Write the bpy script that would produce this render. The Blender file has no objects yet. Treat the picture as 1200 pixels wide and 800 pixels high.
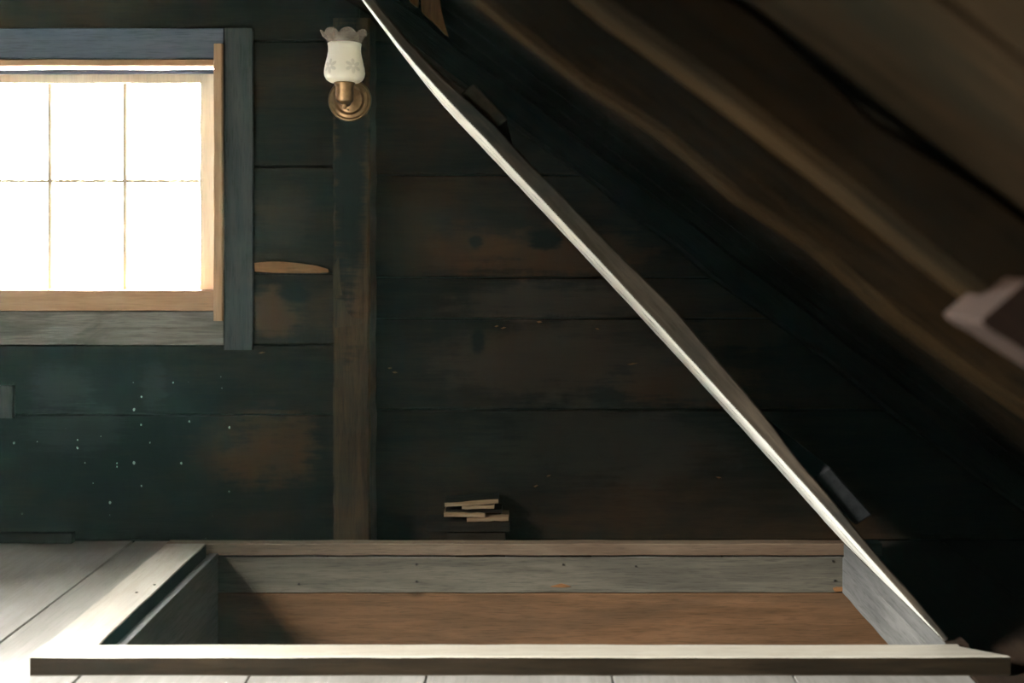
import bpy, bmesh, math, random
from mathutils import Vector, Matrix, Euler
C = bpy.context.scene.collection
SC = bpy.context.scene
rnd = random.Random(7)
PI = math.pi

# ------------------------------------------------------------------ camera
EYE = 1.11
cam_d = bpy.data.cameras.new('camera')
cam_d.sensor_width = 36.0
cam_d.lens = 36.0
cam_d.shift_x = -25 / 1200
cam_d.shift_y = -120 / 1200
cam_d.clip_start = 0.02
cam_d.dof.use_dof = True
cam_d.dof.focus_distance = 3.55
cam_d.dof.aperture_fstop = 1.9
cam = bpy.data.objects.new('camera', cam_d)
C.objects.link(cam)
cam.location = (0, 0, EYE)
cam.rotation_euler = (PI / 2, 0, 0)
SC.camera = cam

# ------------------------------------------------------------------ sky (bright overcast)
W = bpy.data.worlds.new('sky')
SC.world = W
W.use_nodes = True
wn = W.node_tree.nodes
wl = W.node_tree.links
wn.clear()
w_out = wn.new('ShaderNodeOutputWorld')
w_bg = wn.new('ShaderNodeBackground')
w_tc = wn.new('ShaderNodeTexCoord')
w_sep = wn.new('ShaderNodeSeparateXYZ')
w_rmp = wn.new('ShaderNodeValToRGB')
w_map = wn.new('ShaderNodeMapRange')
wl.new(w_tc.outputs['Generated'], w_sep.inputs[0])
w_map.inputs['From Min'].default_value = -1
w_map.inputs['From Max'].default_value = 1
wl.new(w_sep.outputs['Z'], w_map.inputs['Value'])
wl.new(w_map.outputs['Result'], w_rmp.inputs['Fac'])
e = w_rmp.color_ramp.elements
e[0].position = 0.0; e[0].color = (0.30, 0.29, 0.25, 1)
e[1].position = 1.0; e[1].color = (0.80, 0.83, 0.86, 1)
for p, c in ((0.47, (0.36, 0.35, 0.31, 1)), (0.52, (1.0, 0.99, 0.97, 1))):
    k = e.new(p); k.color = c
wl.new(w_rmp.outputs['Color'], w_bg.inputs['Color'])
w_bg.inputs['Strength'].default_value = 112.0
wl.new(w_bg.outputs[0], w_out.inputs['Surface'])

SC.view_settings.view_transform = 'Standard'
SC.view_settings.look = 'None'
SC.view_settings.gamma = 1.0
SC.view_settings.use_curve_mapping = False
SC.view_settings.exposure = 2.5
SC.cycles.use_denoising = True
SC.cycles.max_bounces = 10
SC.cycles.diffuse_bounces = 6
SC.cycles.transparent_max_bounces = 12
SC.cycles.sample_clamp_indirect = 20.0


def portal(name, loc, rot, sx, sy):
    l = bpy.data.lights.new(name, 'AREA')
    l.shape = 'RECTANGLE'; l.size = sx; l.size_y = sy
    l.cycles.is_portal = True
    o = bpy.data.objects.new(name, l)
    C.objects.link(o)
    o.location = loc; o.rotation_euler = rot
    return o


def PX(x, d): return (x - 625) * d / 1200


def PZ(y, d): return EYE + (280 - y) * d / 1200


WIN_X0, WIN_X1 = PX(-47, 3.77), PX(251, 3.77)
WIN_Z0, WIN_Z1 = PZ(352, 3.77), PZ(77, 3.77)
portal('window_daylight', ((WIN_X0 + WIN_X1) / 2, 3.86, (WIN_Z0 + WIN_Z1) / 2), (-PI / 2, 0, 0), WIN_X1 - WIN_X0, WIN_Z1 - WIN_Z0)
YF = -1.6
RIDGE_X, RIDGE_Z = -1.64, 1.464 + 0.761 * 1.64 + 0.135
SL = math.atan(0.761)
SKY = (1.30, 2.25, 0.33, 1.23)      # roof window added to the left slope for side light: distance down the slope, then y
ns = Vector((-math.sin(SL), 0, math.cos(SL)))
smid = (SKY[0] + SKY[1]) / 2
ps = Vector((RIDGE_X - smid * math.cos(SL), (SKY[2] + SKY[3]) / 2, RIDGE_Z - smid * math.sin(SL))) + ns * 0.07
portal('added_roof_daylight', ps, (0, -SL, 0), SKY[1] - SKY[0], SKY[3] - SKY[2])


# ------------------------------------------------------------------ helpers
def tag(o, label=None, cat=None, group=None, kind=None):
    if label: o['label'] = label
    if cat: o['category'] = cat
    if group: o['group'] = group
    if kind: o['kind'] = kind
    return o


def empty(name, loc, label=None, cat=None, group=None, kind=None):
    o = bpy.data.objects.new(name, None)
    o.empty_display_size = 0.1
    C.objects.link(o)
    o.location = loc
    return tag(o, label, cat, group, kind)


def world_loc(o):
    v = Vector((0, 0, 0))
    while o is not None:
        v += o.location
        o = o.parent
    return v


def obj(name, bm, mats, parent=None, label=None, smooth=False):
    """link a bmesh (world coordinates) as one mesh object with its origin at its base"""
    bmesh.ops.recalc_face_normals(bm, faces=bm.faces)
    xs = [v.co.x for v in bm.verts]; ys = [v.co.y for v in bm.verts]; zs = [v.co.z for v in bm.verts]
    base = Vector(((min(xs) + max(xs)) / 2, (min(ys) + max(ys)) / 2, min(zs)))
    bmesh.ops.translate(bm, verts=bm.verts, vec=-base)
    me = bpy.data.meshes.new(name)
    bm.to_mesh(me); bm.free()
    if not isinstance(mats, (list, tuple)): mats = [mats]
    for m in mats: me.materials.append(m)
    if smooth:
        for p in me.polygons: p.use_smooth = True
    o = bpy.data.objects.new(name, me)
    C.objects.link(o)
    if parent is not None:
        o.parent = parent
        o.location = base - world_loc(parent)
    else:
        o.location = base
    if label: o['label'] = label
    return o


def loft(bm, secs, caps=True, closed=True, mat=0):
    rows = [[bm.verts.new(p) for p in s] for s in secs]
    n = len(rows[0])
    for a, b in zip(rows, rows[1:]):
        for i in range(n if closed else n - 1):
            j = (i + 1) % n
            f = bm.faces.new((a[i], a[j], b[j], b[i])); f.material_index = mat
    if caps:
        bm.faces.new(rows[0][::-1]).material_index = mat
        bm.faces.new(rows[-1]).material_index = mat
    return rows


def board_bm(x0, x1, y0, y1, z0, z1, along='x', n=8, wob=0.0015, c=0.003, M=None):
    """a sawn board: chamfered section, edges slightly uneven along its length"""
    bm = bmesh.new()
    lo = {'x': x0, 'y': y0, 'z': z0}[along]; hi = {'x': x1, 'y': y1, 'z': z1}[along]
    if along == 'x': a0, a1, b0, b1 = y0, y1, z0, z1
    elif along == 'y': a0, a1, b0, b1 = x0, x1, z0, z1
    else: a0, a1, b0, b1 = x0, x1, y0, y1
    c = min(c, (a1 - a0) * 0.3, (b1 - b0) * 0.3)
    secs = []
    for i in range(n + 1):
        t = lo + (hi - lo) * i / n
        w = [rnd.uniform(-wob, wob) for _ in range(4)]
        A0, A1, B0, B1 = a0 + w[0], a1 + w[1], b0 + w[2], b1 + w[3]
        pts = [(A0 + c, B0), (A1 - c, B0), (A1, B0 + c), (A1, B1 - c), (A1 - c, B1), (A0 + c, B1), (A0, B1 - c), (A0, B0 + c)]
        if along == 'x': s = [Vector((t, p, q)) for p, q in pts]
        elif along == 'y': s = [Vector((p, t, q)) for p, q in pts]
        else: s = [Vector((p, q, t)) for p, q in pts]
        if M is not None: s = [M @ v for v in s]
        secs.append(s)
    loft(bm, secs)
    return bm


def box_into(bm, x0, x1, y0, y1, z0, z1):
    loft(bm, [[Vector((x, y, z)) for x, y in ((x0, y0), (x1, y0), (x1, y1), (x0, y1))] for z in (z0, z1)])


def poly_bm(pts, y0, y1, bev=0.0):
    """polygon in the XZ plane extruded along Y"""
    bm = bmesh.new()
    loft(bm, [[Vector((x, y, z)) for x, z in pts] for y in (y0, y1)])
    return bm


def lathe_bm(profile, n=48, centre=(0, 0, 0), mod=None, axis='z', caps=False):
    bm = bmesh.new()
    secs = []
    for k, (r, z) in enumerate(profile):
        ring = []
        for i in range(n):
            a = 2 * PI * i / n
            rr, zz = r, z
            if mod: rr, zz = mod(k, a, r, z)
            if axis == 'z': p = Vector((rr * math.cos(a), rr * math.sin(a), zz))
            else: p = Vector((rr * math.cos(a), -zz, rr * math.sin(a)))
            ring.append(p + Vector(centre))
        secs.append(ring)
    loft(bm, secs, caps=caps)
    return bm


def clip(pts, a, b, c):
    """keep a*x + b*z <= c"""
    out = []
    for i in range(len(pts)):
        p, q = pts[i], pts[(i + 1) % len(pts)]
        dp = a * p[0] + b * p[1] - c; dq = a * q[0] + b * q[1] - c
        if dp <= 0: out.append(p)
        if (dp < 0 < dq) or (dq < 0 < dp):
            t = dp / (dp - dq)
            out.append((p[0] + (q[0] - p[0]) * t, p[1] + (q[1] - p[1]) * t))
    return out


# ------------------------------------------------------------------ materials
def srgb(r, g, b):
    def f(u):
        u /= 255
        return u / 12.92 if u <= 0.04045 else ((u + 0.055) / 1.055) ** 2.4
    return (f(r), f(g), f(b), 1)


class NT:
    def __init__(s, name):
        s.m = bpy.data.materials.new(name); s.m.use_nodes = True
        s.t = s.m.node_tree; s.t.nodes.clear()
        s.out = s.n('ShaderNodeOutputMaterial')

    def n(s, kind, **kw):
        x = s.t.nodes.new(kind)
        for k, v in kw.items(): setattr(x, k, v)
        return x

    def l(s, a, b): s.t.links.new(a, b)

    def mix(s, fac, a, b):
        x = s.n('ShaderNodeMix', data_type='RGBA')
        for sock, v in ((x.inputs[0], fac), (x.inputs[6], a), (x.inputs[7], b)):
            if isinstance(v, (tuple, float, int)): sock.default_value = v
            else: s.l(v, sock)
        return x.outputs[2]

    def math(s, op, a, b=None, clampv=False):
        x = s.n('ShaderNodeMath', operation=op); x.use_clamp = clampv
        for sock, v in zip(x.inputs, (a, b)):
            if v is None: continue
            if isinstance(v, (float, int)): sock.default_value = v
            else: s.l(v, sock)
        return x.outputs[0]

    def ramp(s, fac, lo, hi, v0=0.0, v1=1.0):
        x = s.n('ShaderNodeMapRange'); x.interpolation_type = 'SMOOTHSTEP'
        x.inputs['From Min'].default_value = lo; x.inputs['From Max'].default_value = hi
        x.inputs['To Min'].default_value = v0; x.inputs['To Max'].default_value = v1
        s.l(fac, x.inputs['Value'])
        return x.outputs['Result']

    def noise(s, vec, scale, detail=4, rough=0.55, dist=0.0):
        x = s.n('ShaderNodeTexNoise')
        x.inputs['Scale'].default_value = scale; x.inputs['Detail'].default_value = detail
        x.inputs['Roughness'].default_value = rough; x.inputs['Distortion'].default_value = dist
        s.l(vec, x.inputs['Vector'])
        return x.outputs[0]


def wood(name, c1, c2, stain, along='x', stain_amt=0.5, rough=0.65, rot=None, spec=0.06, bump=0.25, grain=1.0,
         patches=(), flecks=None, refl=0.70, band=None, knots=0.0, stain_scale=2.2):
    """c1/c2 grain colours, stain = broad weathering colour; patches = soft-edged colour spots [(x,y,z,rx,rz,colour,amount)] in world space"""
    k = refl
    c1, c2, stain = [tuple(v * k for v in q[:3]) + (1,) for q in (c1, c2, stain)]
    t = NT(name)
    tc = t.n('ShaderNodeTexCoord'); oi = t.n('ShaderNodeObjectInfo')
    off = t.n('ShaderNodeVectorMath', operation='SCALE'); off.inputs[0].default_value = (13.7, 7.3, 5.1)
    t.l(oi.outputs['Random'], off.inputs['Scale'])
    add = t.n('ShaderNodeVectorMath', operation='ADD')
    src = tc.outputs['Object']
    if rot is not None:
        mp = t.n('ShaderNodeMapping'); mp.inputs['Rotation'].default_value = rot
        t.l(src, mp.inputs['Vector']); src = mp.outputs[0]
    t.l(src, add.inputs[0]); t.l(off.outputs[0], add.inputs[1])
    vec = add.outputs[0]
    sc = {'x': (1.0, 14, 14), 'y': (14, 1.0, 14), 'z': (14, 14, 1.0)}[along]
    m1 = t.n('ShaderNodeMapping'); m1.inputs['Scale'].default_value = sc; t.l(vec, m1.inputs['Vector'])
    sc2 = {'x': (0.5, 1.6, 1.6), 'y': (1.6, 0.5, 1.6), 'z': (1.6, 1.6, 0.5)}[along]
    m2 = t.n('ShaderNodeMapping'); m2.inputs['Scale'].default_value = sc2; t.l(vec, m2.inputs['Vector'])
    g = t.noise(m1.outputs[0], 3.2, 6, 0.62, 0.4)
    g2 = t.noise(m1.outputs[0], 14.0, 3, 0.6, 0.0)
    b = t.noise(m2.outputs[0], stain_scale, 5, 0.6, 0.6)
    col = t.mix(t.ramp(g, 0.32, 0.68), c1, c2)
    col = t.mix(t.math('MULTIPLY', t.ramp(b, 0.42, 0.66), stain_amt), col, stain)
    dark = t.ramp(g2, 0.30, 0.52, 0.62, 1.0)
    dk = t.n('ShaderNodeMix', data_type='RGBA', blend_type='MULTIPLY'); dk.inputs[0].default_value = 0.75 * grain
    t.l(col, dk.inputs[6])
    cmb = t.n('ShaderNodeCombineColor'); [t.l(dark, cmb.inputs[i]) for i in range(3)]
    t.l(cmb.outputs[0], dk.inputs[7]); col = dk.outputs[2]
    if knots:
        vo = t.n('ShaderNodeTexVoronoi'); vo.inputs['Scale'].default_value = 2.3
        sk = {'x': (0.8, 1.2, 1.2), 'y': (1.2, 0.8, 1.2), 'z': (1.2, 1.2, 0.8)}[along]
        mk = t.n('ShaderNodeMapping'); mk.inputs['Scale'].default_value = sk
        t.l(vec, mk.inputs['Vector']); t.l(mk.outputs[0], vo.inputs['Vector'])
        kn = t.ramp(vo.outputs['Distance'], 0.03, 0.085, knots, 0.0)
        col = t.mix(kn, col, (c1[0] * 0.25, c1[1] * 0.25, c1[2] * 0.25, 1))
    if band:                                     # shade at the wall base painted into the colour, world y from..to
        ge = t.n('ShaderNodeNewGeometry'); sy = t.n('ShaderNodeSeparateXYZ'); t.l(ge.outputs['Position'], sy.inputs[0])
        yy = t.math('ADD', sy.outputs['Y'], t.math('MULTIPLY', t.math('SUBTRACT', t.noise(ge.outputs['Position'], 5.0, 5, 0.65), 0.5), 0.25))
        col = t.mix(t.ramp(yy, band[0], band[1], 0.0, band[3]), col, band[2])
    if patches or flecks:
        geo = t.n('ShaderNodeNewGeometry')
        pos = geo.outputs['Position']
        wob = t.noise(pos, 7.0, 4, 0.65)
        mst = t.n('ShaderNodeMapping'); mst.inputs['Scale'].default_value = (5, 5, 42); t.l(pos, mst.inputs['Vector'])
        wob2 = t.noise(mst.outputs[0], 1.0, 4, 0.65)
        wsum = t.math('ADD', t.math('MULTIPLY', t.math('SUBTRACT', wob, 0.5), 1.5), t.math('MULTIPLY', t.math('SUBTRACT', wob2, 0.5), 1.5))
        for (px, pz, rx, rz, pc, amt) in patches:
            pc = tuple(v * k for v in pc[:3]) + (1,)
            mm = t.n('ShaderNodeMapping', vector_type='POINT')
            mm.inputs['Scale'].default_value = (1 / rx, 0, 1 / rz)
            mm.inputs['Location'].default_value = (-px / rx, 0, -pz / rz)
            t.l(pos, mm.inputs['Vector'])
            ln = t.n('ShaderNodeVectorMath', operation='LENGTH'); t.l(mm.outputs[0], ln.inputs[0])
            d = t.math('ADD', ln.outputs['Value'], wsum)
            col = t.mix(t.ramp(d, 0.55, 1.15, amt, 0.0), col, pc)
        if flecks:
            fx, fz, fr, fc = flecks
            vo = t.n('ShaderNodeTexVoronoi'); vo.inputs['Scale'].default_value = 34
            mv = t.n('ShaderNodeMapping'); mv.inputs['Scale'].default_value = (1.0, 0.0, 0.8); t.l(pos, mv.inputs['Vector'])
            t.l(mv.outputs[0], vo.inputs['Vector'])
            sepc = t.n('ShaderNodeSeparateColor'); t.l(vo.outputs['Color'], sepc.inputs[0])
            size = t.ramp(sepc.outputs[0], 0.72, 1.0, 0.0, 0.16)
            hit = t.math('LESS_THAN', t.math('ADD', vo.outputs['Distance'], t.math('MULTIPLY', t.math('SUBTRACT', t.noise(pos, 160, 2), 0.5), 0.15)), size)
            mm = t.n('ShaderNodeMapping'); mm.inputs['Scale'].default_value = (1 / fr, 0, 1 / fr); mm.inputs['Location'].default_value = (-fx / fr, 0, -fz / fr)
            t.l(pos, mm.inputs['Vector'])
            ln = t.n('ShaderNodeVectorMath', operation='LENGTH'); t.l(mm.outputs[0], ln.inputs[0])
            near = t.ramp(t.math('ADD', ln.outputs['Value'], wsum), 0.6, 1.3, 1.0, 0.0)
            col = t.mix(t.math('MULTIPLY', hit, near), col, fc)
    bs = t.n('ShaderNodeBsdfPrincipled')
    t.l(col, bs.inputs['Base Color'])
    bs.inputs['Roughness'].default_value = rough
    bs.inputs['Specular IOR Level'].default_value = spec
    bp = t.n('ShaderNodeBump'); bp.inputs['Strength'].default_value = bump; bp.inputs['Distance'].default_value = 0.004
    t.l(t.math('ADD', g, t.math('MULTIPLY', g2, 0.6)), bp.inputs['Height']); t.l(bp.outputs[0], bs.inputs['Normal'])
    t.l(bs.outputs[0], t.out.inputs['Surface'])
    return t.m


def plain(name, c, rough=0.5, metal=0.0, spec=0.4, noise_amt=0.25, nscale=60):
    t = NT(name)
    tc = t.n('ShaderNodeTexCoord')
    nz = t.noise(tc.outputs['Object'], nscale, 4)
    col = t.mix(t.math('MULTIPLY', t.ramp(nz, 0.35, 0.7), noise_amt), c, (c[0] * 0.35, c[1] * 0.32, c[2] * 0.28, 1))
    bs = t.n('ShaderNodeBsdfPrincipled')
    t.l(col, bs.inputs['Base Color'])
    bs.inputs['Roughness'].default_value = rough; bs.inputs['Metallic'].default_value = metal
    bs.inputs['Specular IOR Level'].default_value = spec
    t.l(bs.outputs[0], t.out.inputs['Surface'])
    return t.m


def clear_glass(name, gloss=0.06, tint=(0.97, 0.98, 0.97, 1)):
    t = NT(name)
    tr = t.n('ShaderNodeBsdfTransparent'); tr.inputs[0].default_value = tint
    gl = t.n('ShaderNodeBsdfGlossy'); gl.inputs['Roughness'].default_value = 0.03
    fr = t.n('ShaderNodeFresnel'); fr.inputs[0].default_value = 1.45
    mx = t.n('ShaderNodeMixShader')
    t.l(t.math('ADD', fr.outputs[0], gloss - 0.04, True), mx.inputs[0])
    t.l(tr.outputs[0], mx.inputs[1]); t.l(gl.outputs[0], mx.inputs[2])
    t.l(mx.outputs[0], t.out.inputs['Surface'])
    return t.m


RAW = srgb(190, 125, 75)
WALL1 = (0.006, 0.0062, 0.004, 1); WALL2 = (0.017, 0.0125, 0.0065, 1)
BROWN = (0.066, 0.031, 0.013, 1); DARK_TONE = (0.0022, 0.005, 0.0045, 1)  # brown and near-black tones of the soft patches
GREYED = (0.04, 0.046, 0.046, 1)


def wp(x, y, rx, ry, c, amt):
    return (PX(x, 3.77), PZ(y, 3.77), rx * 3.77 / 1200, ry * 3.77 / 1200, c, amt)


wall_patches = [
    wp(300, 525, 75, 48, BROWN, 0.8), wp(318, 368, 34, 30, (0.075, 0.04, 0.02, 1), 0.8), wp(345, 345, 18, 10, DARK_TONE, 0.9),
    wp(335, 250, 40, 40, (0.04, 0.026, 0.017, 1), 0.5), wp(110, 500, 190, 100, DARK_TONE, 0.92), wp(300, 525, 75, 48, BROWN, 0.25), wp(70, 455, 40, 28, GREYED, 0.45),
    wp(180, 455, 18, 30, GREYED, 0.4), wp(90, 505, 60, 30, GREYED, 0.3),
    wp(660, 295, 110, 32, BROWN, 0.65), wp(545, 290, 60, 30, BROWN, 0.45), wp(640, 355, 130, 22, (0.055, 0.036, 0.025, 1), 0.5),
    wp(635, 280, 22, 14, DARK_TONE, 0.95), wp(557, 283, 10, 9, DARK_TONE, 0.95), wp(700, 520, 150, 55, (0.033, 0.027, 0.02, 1), 0.6),
    wp(800, 450, 90, 28, BROWN, 0.6), wp(640, 420, 160, 45, (0.045, 0.029, 0.019, 1), 0.7), wp(560, 400, 9, 18, DARK_TONE, 0.9),
    wp(870, 385, 70, 25, BROWN, 0.4), wp(470, 270, 50, 60, (0.032, 0.025, 0.014, 1), 0.5),
]
M_wall = wood('wall_wood', WALL1, WALL2, BROWN, 'x', 0.35, 0.75, patches=wall_patches,
              flecks=(PX(150, 3.77), PZ(510, 3.77), 0.42, (0.40, 0.42, 0.38, 1)), spec=0.04)
M_shadow = plain('dark_backing', (0.012, 0.012, 0.011, 1), 0.9)
M_post = wood('post_wood', (0.042, 0.023, 0.010, 1), (0.072, 0.038, 0.017, 1), (0.026, 0.017, 0.009, 1), 'z', 0.5, 0.75, bump=0.4,
              patches=[(PX(410, 3.62), PZ(180, 3.62), 0.065, 0.62, DARK_TONE, 0.9)])
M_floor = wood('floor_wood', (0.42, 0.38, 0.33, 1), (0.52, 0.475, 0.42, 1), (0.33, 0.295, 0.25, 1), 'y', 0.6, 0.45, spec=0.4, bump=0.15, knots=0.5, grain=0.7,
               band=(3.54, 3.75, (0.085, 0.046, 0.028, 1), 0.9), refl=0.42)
M_floord = wood('shaded_floor_wood', (0.036, 0.022, 0.014, 1), (0.055, 0.034, 0.021, 1), (0.024, 0.016, 0.011, 1), 'y', 0.6, 0.55, spec=0.2, bump=0.15, knots=0.5)  # shade behind the hatch put into the plank and rail colour
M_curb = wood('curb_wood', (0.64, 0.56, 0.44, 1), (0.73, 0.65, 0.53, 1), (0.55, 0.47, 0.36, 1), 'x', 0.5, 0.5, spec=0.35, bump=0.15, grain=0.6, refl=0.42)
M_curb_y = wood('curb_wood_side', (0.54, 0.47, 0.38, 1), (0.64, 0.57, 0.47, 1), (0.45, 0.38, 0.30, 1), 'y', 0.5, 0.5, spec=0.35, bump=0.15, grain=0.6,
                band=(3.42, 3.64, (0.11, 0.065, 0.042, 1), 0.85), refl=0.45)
M_curb_back = wood('curb_wood_back', (0.15, 0.105, 0.07, 1), (0.21, 0.15, 0.10, 1), (0.11, 0.065, 0.04, 1), 'x', 0.6, 0.6, bump=0.2)  # shade on the back rail put into this darker brown
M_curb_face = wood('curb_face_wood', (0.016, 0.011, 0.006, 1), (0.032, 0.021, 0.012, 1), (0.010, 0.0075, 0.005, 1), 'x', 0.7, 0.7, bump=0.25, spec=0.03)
M_greyboard = wood('weathered_grey_wood', (0.10, 0.087, 0.064, 1), (0.158, 0.136, 0.10, 1), (0.066, 0.059, 0.046, 1), 'x', 0.6, 0.75, bump=0.3, knots=0.6)
M_greyboard_y = wood('weathered_grey_wood_side', (0.115, 0.11, 0.10, 1), (0.17, 0.16, 0.148, 1), (0.07, 0.067, 0.065, 1), 'y', 0.6, 0.75, bump=0.3)
M_greyrail = wood('hinge_rail_wood', (0.115, 0.11, 0.10, 1), (0.17, 0.16, 0.148, 1), (0.07, 0.067, 0.065, 1), 'y', 0.6, 0.75, bump=0.3, spec=0.1)
M_brownboard = wood('brown_lining_wood', (0.105, 0.055, 0.026, 1), (0.15, 0.078, 0.038, 1), (0.068, 0.043, 0.025, 1), 'x', 0.5, 0.7, bump=0.3, knots=0.7)
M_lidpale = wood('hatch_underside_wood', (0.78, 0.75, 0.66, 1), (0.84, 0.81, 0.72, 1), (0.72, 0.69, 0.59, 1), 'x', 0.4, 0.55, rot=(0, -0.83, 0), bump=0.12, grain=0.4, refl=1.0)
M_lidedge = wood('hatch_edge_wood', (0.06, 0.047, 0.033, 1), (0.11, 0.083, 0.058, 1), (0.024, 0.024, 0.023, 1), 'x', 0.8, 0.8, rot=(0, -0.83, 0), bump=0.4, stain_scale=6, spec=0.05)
M_batten = wood('batten_wood', (0.04, 0.025, 0.013, 1), (0.06, 0.036, 0.018, 1), (0.022, 0.022, 0.022, 1), 'y', 0.5, 0.8)
M_battend = wood('dark_batten_wood', (0.014, 0.014, 0.014, 1), (0.022, 0.022, 0.022, 1), (0.009, 0.011, 0.012, 1), 'y', 0.5, 0.8, spec=0.03)
M_roof = wood('roof_board_wood', (0.011, 0.008, 0.0045, 1), (0.024, 0.015, 0.008, 1), (0.008, 0.009, 0.0065, 1), 'x', 0.6, 0.8, rot=(0, -SL, 0), bump=0.3, spec=0.0)
M_rafter = wood('rafter_wood', (0.011, 0.0075, 0.004, 1), (0.025, 0.0145, 0.0065, 1), (0.009, 0.008, 0.0055, 1), 'x', 0.6, 0.8, rot=(0, -SL, 0), bump=0.4, spec=0.0)
M_cased = wood('window_casing_wood', (0.10, 0.115, 0.145, 1), (0.14, 0.15, 0.175, 1), (0.085, 0.105, 0.14, 1), 'x', 0.5, 0.7)  # blue-grey takes the window's glare veil into the board colour
M_casev = wood('window_casing_side_wood', (0.045, 0.05, 0.048, 1), (0.07, 0.066, 0.06, 1), (0.035, 0.045, 0.045, 1), 'z', 0.5, 0.75)
M_apron = wood('apron_wood', (0.135, 0.115, 0.09, 1), (0.25, 0.22, 0.18, 1), (0.07, 0.062, 0.05, 1), 'x', 0.9, 0.8, bump=0.4, stain_scale=5)
M_pine = wood('pine_trim_wood', (0.40, 0.22, 0.11, 1), (0.50, 0.29, 0.15, 1), (0.34, 0.18, 0.09, 1), 'x', 0.4, 0.55, bump=0.12, grain=0.5)
M_pinev = wood('pine_trim_side_wood', (0.40, 0.24, 0.125, 1), (0.50, 0.31, 0.17, 1), (0.34, 0.2, 0.105, 1), 'z', 0.4, 0.55, bump=0.12, grain=0.5)
M_sash = wood('sash_wood', (0.70, 0.58, 0.42, 1), (0.78, 0.66, 0.50, 1), (0.66, 0.52, 0.36, 1), 'z', 0.4, 0.5, bump=0.1, grain=0.4, refl=0.95)
M_raw = wood('split_raw_wood', (0.20, 0.09, 0.035, 1), (0.28, 0.13, 0.05, 1), (0.15, 0.065, 0.024, 1), 'x', 0.5, 0.7, bump=0.3)
M_lath = wood('raw_lath_wood', (0.62, 0.30, 0.11, 1), (0.80, 0.44, 0.17, 1), (0.45, 0.19, 0.065, 1), 'z', 0.6, 0.7, bump=0.3, refl=1.0)
M_scrap = wood('scrap_raw_wood', (0.26, 0.165, 0.09, 1), (0.36, 0.24, 0.14, 1), (0.17, 0.10, 0.055, 1), 'x', 0.5, 0.7)
M_scrapd = wood('scrap_dark_wood', (0.014, 0.0105, 0.007, 1), (0.026, 0.018, 0.0115, 1), (0.010, 0.010, 0.008, 1), 'x', 0.5, 0.8, spec=0.03)
M_cleat = wood('cleat_wood', (0.022, 0.012, 0.008, 1), (0.036, 0.019, 0.012, 1), (0.012, 0.007, 0.005, 1), 'x', 0.5, 0.75, rot=(0, -SL, 0))
M_glass = clear_glass('window_glass')
M_brass = plain('aged_brass', (0.26, 0.165, 0.085, 1), 0.30, 1.0, noise_amt=0.45, nscale=35)
M_brassd = plain('dark_brass', (0.17, 0.105, 0.05, 1), 0.35, 1.0, noise_amt=0.5, nscale=35)
M_iron = plain('rusty_nail_iron', (0.03, 0.025, 0.02, 1), 0.6, 0.6)


def shade_mat():
    t = NT('frosted_shade_glass')
    tc = t.n('ShaderNodeTexCoord'); sp = t.n('ShaderNodeSeparateXYZ'); t.l(tc.outputs['Object'], sp.inputs[0])
    ang = t.math('ARCTAN2', sp.outputs['Y'], sp.outputs['X'])
    # five etched sprigs around the bowl, each a rosette with leaves
    u = t.math('MULTIPLY', t.math('SUBTRACT', t.math('FRACT', t.math('ADD', t.math('MULTIPLY', ang, 5 / (2 * PI)), 0.25)), 0.5), 0.075)
    v = t.math('SUBTRACT', sp.outputs['Z'], 0.048)
    r = t.math('SQRT', t.math('ADD', t.math('MULTIPLY', u, u), t.math('MULTIPLY', v, v)))
    th = t.math('ARCTAN2', v, u)
    pet = t.math('ADD', t.math('MULTIPLY', t.math('ABSOLUTE', t.math('SINE', t.math('MULTIPLY', th, 3))), 0.018), 0.008)
    inside = t.math('LESS_THAN', r, pet)
    core = t.math('GREATER_THAN', r, 0.0045)
    etch = t.math('MULTIPLY', t.math('MULTIPLY', inside, core), 0.32)
    col = t.mix(etch, (0.93, 0.90, 0.80, 1), (0.34, 0.32, 0.27, 1))
    bs = t.n('ShaderNodeBsdfPrincipled'); t.l(col, bs.inputs['Base Color'])
    bs.inputs['Roughness'].default_value = 0.32
    tl = t.n('ShaderNodeBsdfTranslucent'); t.l(col, tl.inputs['Color'])
    mx = t.n('ShaderNodeMixShader'); mx.inputs[0].default_value = 0.45
    t.l(bs.outputs[0], mx.inputs[1]); t.l(tl.outputs[0], mx.inputs[2])
    t.l(mx.outputs[0], t.out.inputs['Surface'])
    return t.m


M_shade = shade_mat()
t_ = NT('clear_rim_glass')
a_ = t_.n('ShaderNodeBsdfTransparent'); a_.inputs[0].default_value = (0.92, 0.87, 0.80, 1)
b_ = t_.n('ShaderNodeBsdfPrincipled'); b_.inputs['Base Color'].default_value = (0.30, 0.25, 0.20, 1); b_.inputs['Roughness'].default_value = 0.05; b_.inputs['Specular IOR Level'].default_value = 1.0
lw_ = t_.n('ShaderNodeLayerWeight'); lw_.inputs[0].default_value = 0.45
x_ = t_.n('ShaderNodeMixShader')
t_.l(t_.math('ADD', t_.math('MULTIPLY', lw_.outputs['Facing'], 0.5), 0.28, True), x_.inputs[0])
t_.l(a_.outputs[0], x_.inputs[1]); t_.l(b_.outputs[0], x_.inputs[2]); t_.l(x_.outputs[0], t_.out.inputs['Surface'])
M_rim = t_.m

# ------------------------------------------------------------------ the shell
YW = 3.77                       # face of the gable boards
GAP = 0.135                     # rafter depth under the roof boards


def zraf(x): return 1.464 - 0.761 * x          # underside of the rafters, right slope


def zroof(x): return zraf(x) + GAP


EAVE_X = zroof(0) / 0.761
LEAVE_X = 2 * RIDGE_X - EAVE_X

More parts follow.
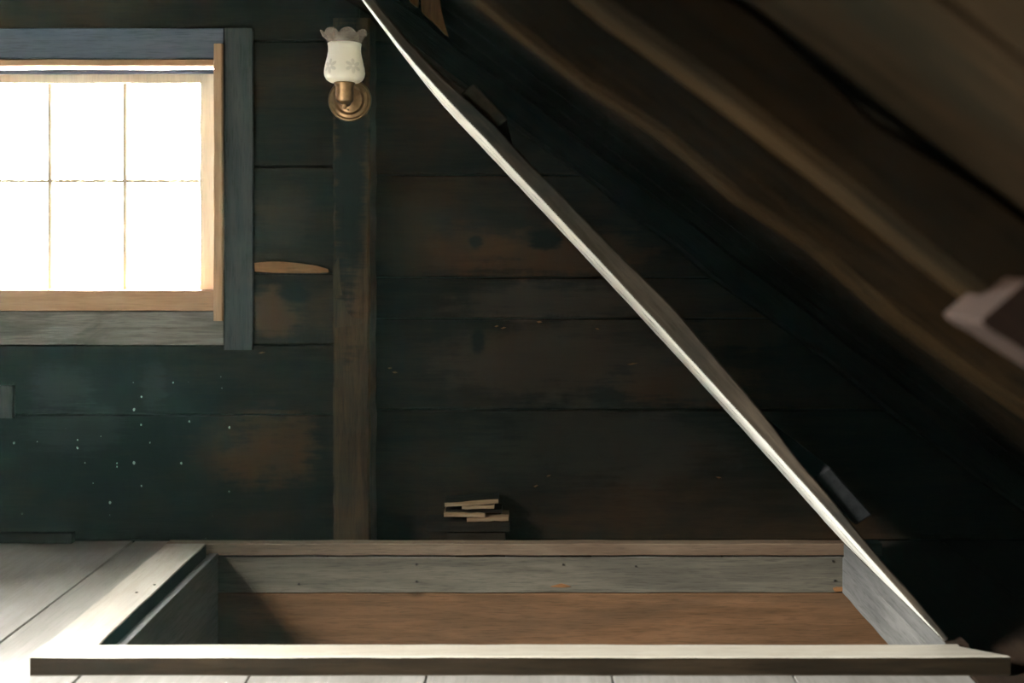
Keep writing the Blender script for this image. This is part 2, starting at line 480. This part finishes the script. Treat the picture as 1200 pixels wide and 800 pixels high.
# floor: backing slab with planks; the stairwell opening is left out
HX0, HX1, HY0, HY1 = -1.138, 1.076, 2.68, 3.563
LX0, LX1, LY0, LY1 = HX0 - 0.012, HX1 + 0.034, HY0 - 0.02, HY1 + 0.016       # hole through the floor
bm = bmesh.new()
for a in ((LEAVE_X - 0.2, LX0, YF - 0.1, YW + 0.16), (LX1 + 0.2, EAVE_X + 0.2, YF - 0.1, YW + 0.16),
          (LX0, LX1 + 0.2, YF - 0.1, LY0), (LX0, LX1 + 0.2, LY1 + 0.032, YW + 0.16)):
    box_into(bm, a[0], a[1], a[2], a[3], -0.16, -0.032)
floor = obj('floor', bm, M_shadow)
tag(floor, 'wide pale attic floorboards around the framed stairwell opening', kind='structure')
edges_l = [LEAVE_X + 0.05, -3.3, -2.86, -2.41, -1.95, -1.469, LX0]
for a, b in zip(edges_l, edges_l[1:]):
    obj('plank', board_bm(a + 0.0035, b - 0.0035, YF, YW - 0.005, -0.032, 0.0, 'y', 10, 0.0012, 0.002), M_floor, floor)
edges_m = [LX0, -0.72, -0.27, 0.2, 0.66, LX1]
for a, b in zip(edges_m, edges_m[1:]):
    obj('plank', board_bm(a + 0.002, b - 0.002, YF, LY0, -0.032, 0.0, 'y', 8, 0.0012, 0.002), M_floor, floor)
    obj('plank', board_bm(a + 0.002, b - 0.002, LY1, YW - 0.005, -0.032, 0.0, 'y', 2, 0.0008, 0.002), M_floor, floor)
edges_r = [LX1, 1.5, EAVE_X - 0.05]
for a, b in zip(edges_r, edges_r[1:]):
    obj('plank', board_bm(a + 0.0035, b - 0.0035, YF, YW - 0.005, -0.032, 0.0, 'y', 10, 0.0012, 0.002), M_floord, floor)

# ceiling: two roof slopes, right slope boarded
bm = bmesh.new()
slope_len = math.hypot(EAVE_X - RIDGE_X, RIDGE_Z)
R_R = Matrix.Translation((RIDGE_X, 0, RIDGE_Z)) @ Matrix.Rotation(SL, 4, 'Y')
R_L = Matrix.Translation((RIDGE_X, 0, RIDGE_Z)) @ Matrix.Rotation(PI, 4, 'Z') @ Matrix.Rotation(SL, 4, 'Y')


def slab(s0, s1, y0, y1, R):
    loft(bm, [[R @ Vector((x, y, z)) for x, y in ((s0, y0), (s1, y0), (s1, y1), (s0, y1))] for z in (0.03, 0.09)])


slab(-0.02, slope_len + 0.1, YF - 0.1, YW + 0.16, R_R)
for q in ((-0.02, SKY[0], -YW - 0.16, -YF + 0.1), (SKY[1], slope_len + 0.1, -YW - 0.16, -YF + 0.1),
          (SKY[0], SKY[1], -YW - 0.16, -SKY[3]), (SKY[0], SKY[1], -SKY[2], -YF + 0.1)):
    slab(*q, R_L)
ceiling = obj('ceiling', bm, M_shadow)
tag(ceiling, 'dark sloping roof boards and rafters over the attic', kind='structure')
# board frame: local x runs down the slope from the ridge, local z is up out of the roof
for s in (1, -1):
    R = R_R if s > 0 else R_L
    y = YF
    while y < YW - 0.02:
        w = rnd.uniform(0.20, 0.31)
        y2 = min(y + w, YW)
        dz = rnd.uniform(0.0, 0.012)
        ya, yb = (y, y2) if s > 0 else (-y2, -y)
        spans = [(0.02, slope_len)]
        if s < 0 and y2 > SKY[2] and y < SKY[3]: spans = [(0.02, SKY[0] - 0.005), (SKY[1] + 0.005, slope_len)]
        for (sa, sb) in spans:
            obj('roof_board', board_bm(sa, sb, ya + 0.003, yb - 0.003, dz - 0.0, dz + 0.026, 'x', 14, 0.003, 0.004, R), M_roof, ceiling)
        y = y2
R = Matrix.Translation((RIDGE_X, 0, RIDGE_Z)) @ Matrix.Rotation(SL, 4, 'Y')
rd = GAP * math.cos(SL)
for (ya, yb) in ((3.64, 3.765), (1.80, 1.91), (1.26, 1.37), (0.2, 0.31), (-0.9, -0.79)):
    obj('rafter', board_bm(0.02, slope_len - 0.2, ya, yb, -rd, -0.002, 'x', 26, 0.009, 0.012, R), M_rafter, ceiling)
    if ya in (0.2, 1.26): continue          # left out on the left slope so the added roof window's light passes
    R2 = Matrix.Translation((RIDGE_X, 0, RIDGE_Z)) @ Matrix.Rotation(PI, 4, 'Z') @ Matrix.Rotation(SL, 4, 'Y')
    obj('rafter', board_bm(0.02, slope_len - 0.2, -yb, -ya, -rd, -0.002, 'x', 12, 0.005, 0.012, R2), M_rafter, ceiling)


# gable walls
def gable(name, y0, y1, hole, label):
    bm = bmesh.new()
    x0, x1, z0, z1 = hole
    up = 0.034
    A = [(LEAVE_X, -0.05), (EAVE_X, -0.05), (EAVE_X, up), (RIDGE_X, RIDGE_Z + up), (LEAVE_X, up)]
    if x0 == x1:
        loft(bm, [[Vector((x, y, z)) for x, z in A] for y in (y0, y1)])
    for conds in () if x0 == x1 else (((1, 0, x0),), ((-1, 0, -x1),), ((-1, 0, -x0), (1, 0, x1), (0, 1, z0)), ((-1, 0, -x0), (1, 0, x1), (0, -1, -z1))):
        p = A
        for c in conds: p = clip(p, *c)
        loft(bm, [[Vector((x, y, z)) for x, z in p] for y in (y0, y1)])
    o = obj(name, bm, M_shadow)
    return tag(o, label, kind='structure')


wall_back = gable('wall_back', YW + 0.026, YW + 0.07, (WIN_X0, WIN_X1, WIN_Z0, WIN_Z1), 'dark gable wall of wide horizontal boards with the window')
wall_front = gable('wall_front', YF - 0.1, YF, (0, 0, 0.5, 0.5), 'attic gable wall behind the viewer')

# gable boards, each its own piece, clipped by roof and window
POSTX = -0.64
GABLE_TOP = 0.004


def wall_board(xa, xb, za, zb):
    if xb - xa < 0.02 or zb - za < 0.02: return
    p = [(xa, za), (xb, za), (xb, zb), (xa, zb)]
    p = clip(p, 0.761, 1, zroof(0) - GABLE_TOP - 0.01)
    p = clip(p, -0.761, 1, zroof(0) - GABLE_TOP - 0.01 - 2 * RIDGE_X * 0.761)
    if len(p) < 3: return
    d = rnd.uniform(-0.003, 0.003)
    bm = poly_bm(p, YW + d, YW + 0.024)
    fr = [e for e in bm.edges if all(abs(v.co.y - (YW + d)) < 1e-6 for v in e.verts)]
    bmesh.ops.bevel(bm, geom=fr, offset=0.004, segments=1, affect='EDGES')
    obj('board', bm, M_wall, wall_back)


g = 0.0025
zr_ = [0.0] + [PZ(y, YW) for y in (480, 373, 325, 205, 50)] + [2.25, RIDGE_Z]
for a, b in zip(zr_, zr_[1:]): wall_board(POSTX, EAVE_X - 0.02, a + g, b - g)
zl_ = [0.0] + [PZ(y, YW) for y in (486, 404)] + [PZ(320, YW), PZ(195, YW), PZ(48, YW), 2.25, RIDGE_Z]
for a, b in zip(zl_, zl_[1:]):
    cx0, cx1 = WIN_X0 - 0.01, WIN_X1 + 0.01
    if b <= WIN_Z0 or a >= WIN_Z1:
        wall_board(LEAVE_X + 0.02, POSTX - g, a + g, b - g)
    else:
        wall_board(LEAVE_X + 0.02, cx0, a + g, b - g)
        wall_board(cx1, POSTX - g, a + g, b - g)
        if a < WIN_Z0: wall_board(cx0 + g, cx1 - g, a + g, WIN_Z0 - 0.012)
        if b > WIN_Z1: wall_board(cx0 + g, cx1 - g, WIN_Z1 + 0.012, b - g)
# raw split edge along one board beside the post
pts = [(298, 308), (312, 306.5), (330, 306.5), (352, 308.5), (370, 311), (384, 315), (386, 319), (372, 320), (345, 320), (320, 319.5), (299, 318)]
bm = poly_bm([(PX(x, 3.76), PZ(y, 3.76)) for x, y in pts], 3.757, 3.768)
obj('split_edge', bm, M_raw, wall_back, 'raw orange splintered board edge')
# nails and chips on the gable boards
for (x, y, w, h) in ((741, 426, 8, 1.6), (463, 436, 4, 1.5), (457, 431, 3, 1.2), (628, 569, 3, 1.5), (643, 557, 3, 1), (842, 559, 4, 1), (307, 413, 5, 1.2),
                     (632, 377, 4, 1.5), (582, 382, 3, 1.5), (590, 384, 4, 1.5), (700, 385, 3, 1)):
    h *= 0.7; w *= 0.8; sk = rnd.uniform(-0.8, 0.8)
    bm = poly_bm([(PX(x - w, YW), PZ(y + sk, YW)), (PX(x + w * 0.1, YW), PZ(y - h, YW)), (PX(x + w, YW), PZ(y - sk, YW)), (PX(x - w * 0.2, YW), PZ(y + h, YW))], YW - 0.006, YW + 0.004)
    obj('splinter', bm, M_raw, wall_back)

# ------------------------------------------------------------------ window
win = empty('window_1', ((WIN_X0 + WIN_X1) / 2, YW, WIN_Z0), 'small gable window with pine sash blown out by daylight', kind='structure')
dF = 3.745
MX = (WIN_X0 + WIN_X1) / 2


def mir(x): return 2 * MX - x


def wpart(name, x0, x1, y0, y1, ya, yb, mat, along, parent=win, d=None, wob=0.0012, c=0.003, label=None):
    d = d or ya
    return obj(name, board_bm(x0, x1, ya, yb, PZ(y1, d), PZ(y0, d), along, 8, wob, c), mat, parent, label)


xc0, xc1 = PX(262.5, 3.748), PX(296, 3.748)
wpart('casing_board', xc0, xc1, 33, 410, 3.748, 3.764, M_casev, 'z')
wpart('casing_board', mir(xc1), mir(xc0), 33, 410, 3.748, 3.764, M_casev, 'z')
wpart('header_board', mir(xc0) + 0.003, xc0 - 0.003, 33, 68.5, 3.748, 3.764, M_cased, 'x')
wpart('apron_board', mir(xc0) + 0.003, xc0 - 0.001, 364.5, 404, 3.745, 3.764, M_apron, 'x', label='weathered grey board under the sill')
xs0, xs1 = PX(250, 3.72), PX(260.5, 3.72)
wpart('jamb_strip', xs0, xs1, 51, 376, 3.72, 3.744, M_pinev, 'z')
wpart('jamb_strip', mir(xs1), mir(xs0), 51, 376, 3.72, 3.744, M_pinev, 'z')
wpart('head_strip', mir(xs0) + 0.002, xs0 - 0.002, 69.5, 77, 3.735, 3.765, M_pine, 'x')
wpart('sill_rail', mir(xs0) + 0.002, xs0 - 0.002, 340, 364, 3.728, 3.80, M_pine, 'x')
# jamb liners inside the opening
for xa, xb in ((WIN_X1 - 0.001, WIN_X1 + 0.018), (WIN_X0 - 0.018, WIN_X0 + 0.001)):
    bm = bmesh.new(); box_into(bm, xa, xb, YW - 0.001, YW + 0.07, WIN_Z0, WIN_Z1)
    obj('jamb_liner', bm, M_sash, win)
sd0, sd1 = 3.79, 3.822
sash = wpart('sash_stile', PX(234, sd0), PX(252, sd0), 81, 346, sd0, sd1, M_sash, 'z', d=sd0)
sash2 = wpart('sash_stile', PX(-46, sd0), PX(-30, sd0), 81, 346, sd0, sd1, M_sash, 'z', d=sd0)
wpart('sash_top_rail', PX(-30, sd0), PX(234, sd0), 81.5, 97.5, sd0, sd1, M_sash, 'x', d=sd0)
wpart('sash_bottom_rail', PX(-30, sd0), PX(234, sd0), 339.5, 347, sd0, sd1, M_sash, 'x', d=sd0)
wpart('head_stop', mir(xs0) + 0.002, xs0 - 0.002, 81, 86.5, 3.772, 3.786, M_cased, 'x')
for x in (58, 146):
    wpart('muntin', PX(x - 2.4, 3.80), PX(x + 2.4, 3.80), 97, 340, 3.80, 3.815, M_sash, 'z', d=3.80, wob=0.0002, c=0.0008)
for a, b in ((-30, 56.8), (59.2, 144.8), (147.2, 234)):
    wpart('muntin', PX(a, 3.80), PX(b, 3.80), 210.3, 213.7, 3.80, 3.815, M_sash, 'x', d=3.80, wob=0.0002, c=0.0006)
    for ya, yb in ((97, 211), (213, 340)):
        bm = bmesh.new()
        box_into(bm, PX(a, 3.81), PX(b, 3.81), 3.806, 3.809, PZ(yb, 3.81), PZ(ya, 3.81))
        obj('pane', bm, M_glass, win)

win2 = empty('added_roof_window', ps - ns * 0.05, 'small roof window added to the left slope for side light, out of view', kind='structure')
for q in ((SKY[0] - 0.03, SKY[0] + 0.02, -SKY[3] - 0.03, -SKY[2] + 0.03), (SKY[1] - 0.02, SKY[1] + 0.03, -SKY[3] - 0.03, -SKY[2] + 0.03)):
    obj('frame_bar', board_bm(q[0], q[1], q[2], q[3], 0.092, 0.11, 'y', 3, 0.0005, 0.003, R_L), M_pine, win2)
bm = bmesh.new()
loft(bm, [[R_L @ Vector((x, y, z)) for x, y in ((SKY[0] + 0.02, -SKY[3]), (SKY[1] - 0.02, -SKY[3]), (SKY[1] - 0.02, -SKY[2]), (SKY[0] + 0.02, -SKY[2]))] for z in (0.098, 0.102)])
obj('pane', bm, M_glass, win2)

# ------------------------------------------------------------------ haze volume added to lift the dark tones
t = NT('veil_volume')
vs = t.n('ShaderNodeVolumeScatter')
vs.inputs['Color'].default_value = (0.48, 0.85, 0.72, 1); vs.inputs['Density'].default_value = 0.00062; vs.inputs['Anisotropy'].default_value = 0.4
t.l(vs.outputs[0], t.out.inputs['Volume'])
bm = bmesh.new()
box_into(bm, LEAVE_X - 0.3, EAVE_X + 0.3, YF - 0.15, YW + 0.2, -1.5, RIDGE_Z + 0.3)
tag(obj('veil_volume', bm, t.m), 'faint green-tinted haze volume added to lift the dark tones', 'haze', kind='stuff')

# ------------------------------------------------------------------ timber post
post = empty('timber_post', (-0.64, 3.69, 0.0), 'rough hewn brown timber post standing against the dark gable wall below the sconce', 'post')
xa, xb = PX(390, 3.613), PX(433.5, 3.613)
ztop = zraf(xb) - 0.012
obj('post', board_bm(xa, xb, 3.613, YW - 0.004, 0.002, ztop, 'z', 40, 0.003, 0.008), M_post, post)
bm = bmesh.new()
pts = [(392, 310), (397, 300), (399, 330), (402, 350), (408, 366), (413, 372), (424, 374), (424, 380), (392, 384), (390.5, 345)]
post_chip = obj('worn_edge', poly_bm([(PX(x, 3.612), PZ(y, 3.612)) for x, y in pts], 3.6105, 3.613), wood('post_worn_wood', (0.04, 0.025, 0.013, 1), (0.065, 0.04, 0.021, 1), (0.03, 0.02, 0.012, 1), 'z', 0.5, 0.8), post)
bm.free()

# ------------------------------------------------------------------ stairwell frame (raised curb and lining)
frame = empty('stairwell_frame', (0, 3.1, 0), 'long raised plank frame around the stairwell opening in the floor', 'hatch frame')
CT = 0.05
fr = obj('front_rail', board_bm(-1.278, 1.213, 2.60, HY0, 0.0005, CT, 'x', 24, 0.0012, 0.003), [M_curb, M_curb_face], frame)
for v in fr.data.vertices:                    # right end slanted to stand in for the hatch's shadow edge
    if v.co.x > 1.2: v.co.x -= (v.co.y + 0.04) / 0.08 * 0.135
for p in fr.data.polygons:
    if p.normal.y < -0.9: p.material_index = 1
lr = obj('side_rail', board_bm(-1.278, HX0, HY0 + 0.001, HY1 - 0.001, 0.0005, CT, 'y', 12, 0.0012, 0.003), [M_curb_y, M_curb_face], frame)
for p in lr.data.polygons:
    if p.normal.x > 0.9: p.material_index = 1  # inner face painted dark for the shade inside the opening
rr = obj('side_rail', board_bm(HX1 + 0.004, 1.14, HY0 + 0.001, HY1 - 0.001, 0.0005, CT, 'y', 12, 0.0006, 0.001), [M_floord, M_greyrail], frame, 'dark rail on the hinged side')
for p in rr.data.polygons:
    if p.normal.x < -0.6: p.material_index = 1  # inner face stays grey, the rest is darkened for the hatch's shade
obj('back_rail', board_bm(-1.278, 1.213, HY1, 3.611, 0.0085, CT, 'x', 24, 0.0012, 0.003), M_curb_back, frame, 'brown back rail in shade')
obj('lining_board', board_bm(LX0 + 0.03, LX1 + 0.18, HY1 + 0.014, HY1 + 0.044, -0.125, -0.001, 'x', 24, 0.001, 0.002), M_greyboard, frame, 'grey weathered board under the back rail')
obj('lining_board', board_bm(-1.126, -1.096, HY0 - 0.018, HY1 - 0.003, -0.30, 0.019, 'y', 12, 0.0003, 0.002), M_greyboard_y, frame, 'inner board with its pale top edge showing')
obj('lining_board', board_bm(HX1 + 0.004, LX1 + 0.03, HY0 - 0.018, HY1 + 0.012, -0.125, -0.0005, 'y', 12, 0.001, 0.002), M_greyboard_y, frame, 'grey board below the hinged side')
obj('lining_board', board_bm(LX0 - 0.02, LX1 + 0.20, HY1 + 0.016, HY1 + 0.046, -0.62, -0.128, 'x', 24, 0.001, 0.003), M_brownboard, floor)
obj('lining_board', board_bm(LX0 - 0.02, LX1 + 0.20, HY1 + 0.016, HY1 + 0.046, -1.40, -0.624, 'x', 8, 0.001, 0.003), M_brownboard, floor)
obj('lining_board', board_bm(LX0 - 0.03, LX0, LY0 - 0.02, HY1 + 0.014, -1.40, -0.162, 'y', 6, 0.001, 0.003), M_brownboard, floor)
obj('lining_board', board_bm(LX1 + 0.20, LX1 + 0.23, LY0 - 0.02, HY1 + 0.014, -1.40, -0.162, 'y', 6, 0.001, 0.003), M_brownboard, floor)
obj('lining_board', board_bm(LX0 - 0.03, LX1 + 0.23, LY0 - 0.05, LY0 - 0.022, -1.40, -0.162, 'x', 6, 0.001, 0.003), M_brownboard, floor)
obj('landing_board', board_bm(LX0 - 0.03, LX1 + 0.23, LY0 - 0.05, HY1 + 0.05, -1.45, -1.41, 'x', 6, 0.001, 0.003), M_brownboard, floor)
for (x, y) in ((488, 661), (488, 681), (660, 661), (745, 663), (976, 657), (978, 680), (350, 684)):
    bm = lathe_bm([(0.004, 0.0), (0.004, 0.004), (0.0005, 0.0045)], 8, (PX(x, 3.576), HY1 + 0.0145, PZ(y, 3.576)), axis='y', caps=True)
    obj('nail', bm, M_iron, frame)
for (x, y) in ((181, 685), (160, 694)):
    d = (EYE - CT) * 1200 / (y - 280)
    bm = lathe_bm([(0.0045, 0.0), (0.0045, 0.0012), (0.0008, 0.0018)], 8, (PX(x, d), d, CT), caps=True)
    obj('nail', bm, M_iron, frame)
# pale wood chip on the grey board
pts = [(645, 687), (652, 685), (658, 683.5), (664, 685), (669, 687), (660, 688)]
obj('chip', poly_bm([(PX(x, 3.576), PZ(y, 3.576)) for x, y in pts], HY1 + 0.011, HY1 + 0.0145), M_raw, frame, 'raw chipped spot')
pts = [(976, 689), (980, 687.5), (992, 688), (993, 692), (978, 693)]
obj('chip', poly_bm([(PX(x, 3.576), PZ(y, 3.576)) for x, y in pts], HY1 + 0.011, HY1 + 0.0145), M_raw, frame, 'raw chipped spot')

# ------------------------------------------------------------------ hatch door, hinged on the right rail and leaning up to the roof
door = empty('hatch_door', (1.09, 3.1, CT), 'plank stairwell hatch door standing open, leaning up to the roof, pale underside seen edge-on', 'hatch door')
near = [(509 + (y - 100) * 0.917 + 6.0 * math.sin(PI * (y - 100) / 652), y) for y in (752, 716, 680, 640, 600, 560, 520, 480, 440, 400, 360, 320, 280, 240, 200, 160, 130, 100)] + [(487, 76), (462, 46), (426, 0), (396, -40), (368, -78)]
prof = [(PX(x, 2.695), PZ(y, 2.695)) for x, y in near]
prof[0] = (1.083, CT + 0.001)
# resample
fine = []
for (p, q) in zip(prof, prof[1:]):
    for k in range(3):
        fine.append((p[0] + (q[0] - p[0]) * k / 3, p[1] + (q[1] - p[1]) * k / 3))
fine.append(prof[-1])


def lid_plank(y0, y1, thick, dxy=0.0, wane=0.0):
    bm = bmesh.new()
    n = len(fine)
    secs = []
    for i, (x, z) in enumerate(fine):
        a = fine[max(i - 1, 0)]; b = fine[min(i + 1, n - 1)]
        tx, tz = b[0] - a[0], b[1] - a[1]; L = math.hypot(tx, tz)
        nx, nz = tz / L, -tx / L                     # outward, up and to the right
        th = thick(i / (n - 1))
        w = rnd.uniform(-0.0006, 0.0006) + dxy
        e1 = rnd.uniform(-wane, wane)
        c = 0.004
        P = lambda y, h: Vector((x + nx * (h + w), y, z + nz * (h + w)))
        secs.append([P(y0 + c, 0), P(y1 + e1 - c, 0), P(y1 + e1, c), P(y1 + e1, th - c), P(y1 + e1 - c, th), P(y0 + c, th), P(y0, th - c), P(y0, c)])
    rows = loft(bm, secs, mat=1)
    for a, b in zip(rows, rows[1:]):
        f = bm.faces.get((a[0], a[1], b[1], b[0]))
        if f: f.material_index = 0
    return bm


def th_near(t):
    base = 0.014 + 0.012 * min(1, t / 0.2) + 0.032 * math.exp(-((t - 0.42) / 0.15) ** 2) + 0.016 * math.exp(-((t - 0.66) / 0.10) ** 2)
    return base + 0.003 * math.sin(t * 37) * math.sin(t * 11 + 1)


obj('plank', lid_plank(2.695, 2.985, th_near), [M_lidpale, M_lidedge], door)
obj('plank', lid_plank(2.987, 3.275, lambda t: 0.030), [M_lidpale, M_lidedge], door)
obj('plank', lid_plank(3.277, 3.556, lambda t: 0.030, 0.0, 0.005), [M_lidpale, M_lidedge], door)


def on_edge(px, py):
    """nearest profile point to a pixel at the near edge"""
    X, Z = PX(px, 2.695), PZ(py, 2.695)
    i = min(range(1, len(fine) - 1), key=lambda k: (fine[k][0] - X) ** 2 + (fine[k][1] - Z) ** 2)
    return fine[i], fine[i - 1], fine[i + 1]


for (px, py, ln, th, h0) in ((562, 135, 0.13, 0.050, 0.031), (975, 600, 0.17, 0.052, 0.031)):
    p, a, b = on_edge(px, py)
    tx, tz = b[0] - a[0], b[1] - a[1]; L = math.hypot(tx, tz); tx /= L; tz /= L
    nx, nz = tz, -tx
    c = []
    for s, h in ((-0.5, h0), (0.5, h0), (0.5 - 0.04, h0 + th), (-0.5 - 0.04, h0 + th)):
        c.append((p[0] + tx * ln * s + nx * h, p[1] + tz * ln * s + nz * h))
    bm = poly_bm(c, 2.72, 3.50)
    bmesh.ops.bevel(bm, geom=list(bm.edges), offset=0.004, segments=1, affect='EDGES')
    obj('batten', bm, M_batten if px < 800 else M_battend, door)

# ------------------------------------------------------------------ bits of wood at the roof
pts = [(492, -14), (513, -14), (517, 12), (520, 25), (525, 41), (519, 38), (515, 33), (506, 24), (499, 18), (494, 13)]
bm = poly_bm([(PX(x, 3.0), PZ(y, 3.0)) for x, y in pts], 3.0, 3.03)
tag(obj('split_lath', bm, M_lath), 'orange raw wood lath with a splintered pointed end hanging from the roof', 'lath')
pts = [(479, -18), (489, -18), (490, 2), (489, 7), (486, 6), (480, 1)]
bm = poly_bm([(PX(x, 3.0), PZ(y, 3.0)) for x, y in pts], 3.0, 3.025)
tag(obj('split_lath', bm, M_lath), 'short stub of reddish wood beside the pointed lath at the top edge', 'lath')

d = 1.20
pts = [(1150, 375), (1158, 368), (1172, 356), (1205, 327), (1330, 400), (1330, 492), (1205, 414), (1182, 399), (1164, 389), (1153, 381)]
bm = poly_bm([(PX(x, d), PZ(y, d)) for x, y in pts], d, d + 0.11)
tag(obj('roof_cleat', bm, M_cleat), 'pale blurred pointed end of a timber cleat under the roof at the right edge', 'timber cleat')

# ------------------------------------------------------------------ wall sconce
SX = PX(409.5, 3.60); SZ = PZ(117, 3.60)
sc = empty('wall_sconce', (SX, 3.613, SZ - 0.076), 'brass wall sconce with a ruffled frosted glass shade at the top of the post', 'wall lamp')
yb = 3.612
prof_plate = [(0.076, 0.0), (0.076, 0.004), (0.073, 0.009), (0.068, 0.011), (0.064, 0.009), (0.061, 0.010), (0.056, 0.015), (0.051, 0.016),
              (0.046, 0.012), (0.042, 0.013), (0.034, 0.020), (0.022, 0.026), (0.001, 0.028)]
obj('backplate', lathe_bm(prof_plate, 64, (SX, yb, SZ), axis='y', caps=True), M_brass, sc, smooth=True)
# arm from the plate to the cup
AY = yb - 0.105
bm = bmesh.new()
secs = []
path = [(yb - 0.02, SZ - 0.012), (yb - 0.045, SZ - 0.020), (yb - 0.075, SZ - 0.026), (yb - 0.095, SZ - 0.024), (AY, SZ - 0.012)]
for k, (py, pz) in enumerate(path):
    q = path[min(k + 1, len(path) - 1)]; p0 = path[max(k - 1, 0)]
    ty, tz = q[0] - p0[0], q[1] - p0[1]; L = math.hypot(ty, tz); ty /= L; tz /= L
    secs.append([Vector((SX + 0.0085 * math.cos(a), py - tz * 0.0085 * math.sin(a), pz + ty * 0.0085 * math.sin(a))) for a in [2 * PI * i / 16 for i in range(16)]])
loft(bm, secs)
obj('arm', bm, M_brassd, sc, smooth=True)
ZB = PZ(98, AY)          # base of the shade
cup = [(0.001, -0.088), (0.006, -0.086), (0.008, -0.080), (0.006, -0.075), (0.014, -0.070), (0.024, -0.064), (0.030, -0.058), (0.030, -0.010), (0.033, -0.006), (0.036, 0.000), (0.036, 0.003), (0.001, 0.003)]
obj('socket_cup', lathe_bm(cup, 40, (SX, AY, ZB), caps=True), M_brass, sc, smooth=True)
bm = lathe_bm([(0.0025, 0.0), (0.0025, 0.012), (0.001, 0.013)], 10, (SX + 0.002, yb - 0.045, SZ - 0.040), axis='y', caps=True)
obj('screw', bm, M_iron, sc)
sp = [(0.032, 0.002), (0.050, 0.003), (0.061, 0.010), (0.0675, 0.022), (0.0695, 0.034), (0.068, 0.050), (0.0635, 0.070), (0.0585, 0.090), (0.0555, 0.108), (0.0555, 0.122), (0.0575, 0.134)]
inner = [(r - 0.003, z + 0.001) for r, z in sp[::-1]]
obj('glass_shade', lathe_bm(sp + inner, 72, (SX, AY, ZB + 0.002)), M_shade, sc, smooth=True)
rp = [(0.0575, 0.1335), (0.0605, 0.144), (0.066, 0.155), (0.073, 0.164), (0.079, 0.169)]


def scal(k, a, r, z):
    t = max(0.0, (z - 0.134) / 0.035)
    w = abs(math.sin(4 * a + 0.3))
    s = math.sqrt(max(w, 0.0))
    return r + t * 0.007 * (s - 0.5), z + t * 0.022 * (s - 0.65)


rp2 = [(r - 0.0022, z + 0.0004) for r, z in rp[::-1]]
obj('ruffled_rim', lathe_bm(rp + rp2, 128, (SX, AY, ZB + 0.002), mod=scal), M_rim, sc, smooth=True, label='clear ruffled glass rim')

# ------------------------------------------------------------------ scraps of wood stacked behind the frame
GS = 'wood scraps in the small stack'
scraps = [
    ('wood_scrap', 524, 592, 623.5, 639, 3.672, 3.755, 0.0, M_scrapd, 'dark offcut lowest of the small wood stack, half hidden by the frame rail'),
    ('wood_scrap', 500, 597, 611.3, 623, 3.660, 3.758, 0.0, M_scrapd, 'long dark board low in the small wood stack, sticking out to the left'),
    ('wood_scrap', 547, 596, 606.3, 611, 3.656, 3.75, 2.0, M_scrap, 'light stick low on the right of the small wood stack'),
    ('wood_scrap', 520, 568, 601, 606, 3.660, 3.75, -1.2, M_scrap, 'light stick halfway up the left of the small wood stack'),
    ('wood_scrap', 522, 588, 597, 601, 3.672, 3.75, 0.0, M_scrapd, 'dark flat shingle in the middle of the small wood stack'),
    ('wood_scrap', 541, 579, 592, 596.5, 3.660, 3.74, 1.0, M_scrap, 'short pale stick just under the top shingle of the stack'),
    ('wood_scrap', 521, 584, 586.5, 592, 3.657, 3.752, 4.3, M_scrapd, 'brown tilted shingle lying on top of the small wood stack'),
]
for (nm, x0, x1, y0, y1, ya, yb_, rot, m, lab) in scraps:
    xa, xb, za, zb = PX(x0, ya), PX(x1, ya), max(PZ(y1, ya), 0.001), PZ(y0, ya)
    Mx = Matrix.Translation(((xa + xb) / 2, 0, (za + zb) / 2)) @ Matrix.Rotation(math.radians(-rot), 4, 'Y') @ Matrix.Translation((-(xa + xb) / 2, 0, -(za + zb) / 2))
    bm = board_bm(xa, xb, ya, yb_, za, zb, 'x', 6, 0.0012, 0.0015, Mx)
    mats = [m, M_scrap]
    o = obj(nm, bm, mats)
    if 'top of' in lab:
        for p in o.data.polygons:
            if p.normal.y < -0.8: p.material_index = 1
    tag(o, lab, 'scrap wood', GS)
tag(obj('wood_strip', board_bm(-2.45, PX(84, 3.73), 3.73, 3.758, 0.001, PZ(625, 3.73), 'x', 8, 0.001, 0.002), M_scrapd), 'thin dark wood strip lying on the floor along the wall under the window', 'wood strip')
tag(obj('wood_block', board_bm(PX(-20, 3.74), PX(14, 3.74), 3.74, 3.764, PZ(490, 3.74), PZ(452, 3.74), 'z', 4, 0.001, 0.002), M_casev), 'small grey block nailed to the dark wall below the window at left edge', 'wood block')
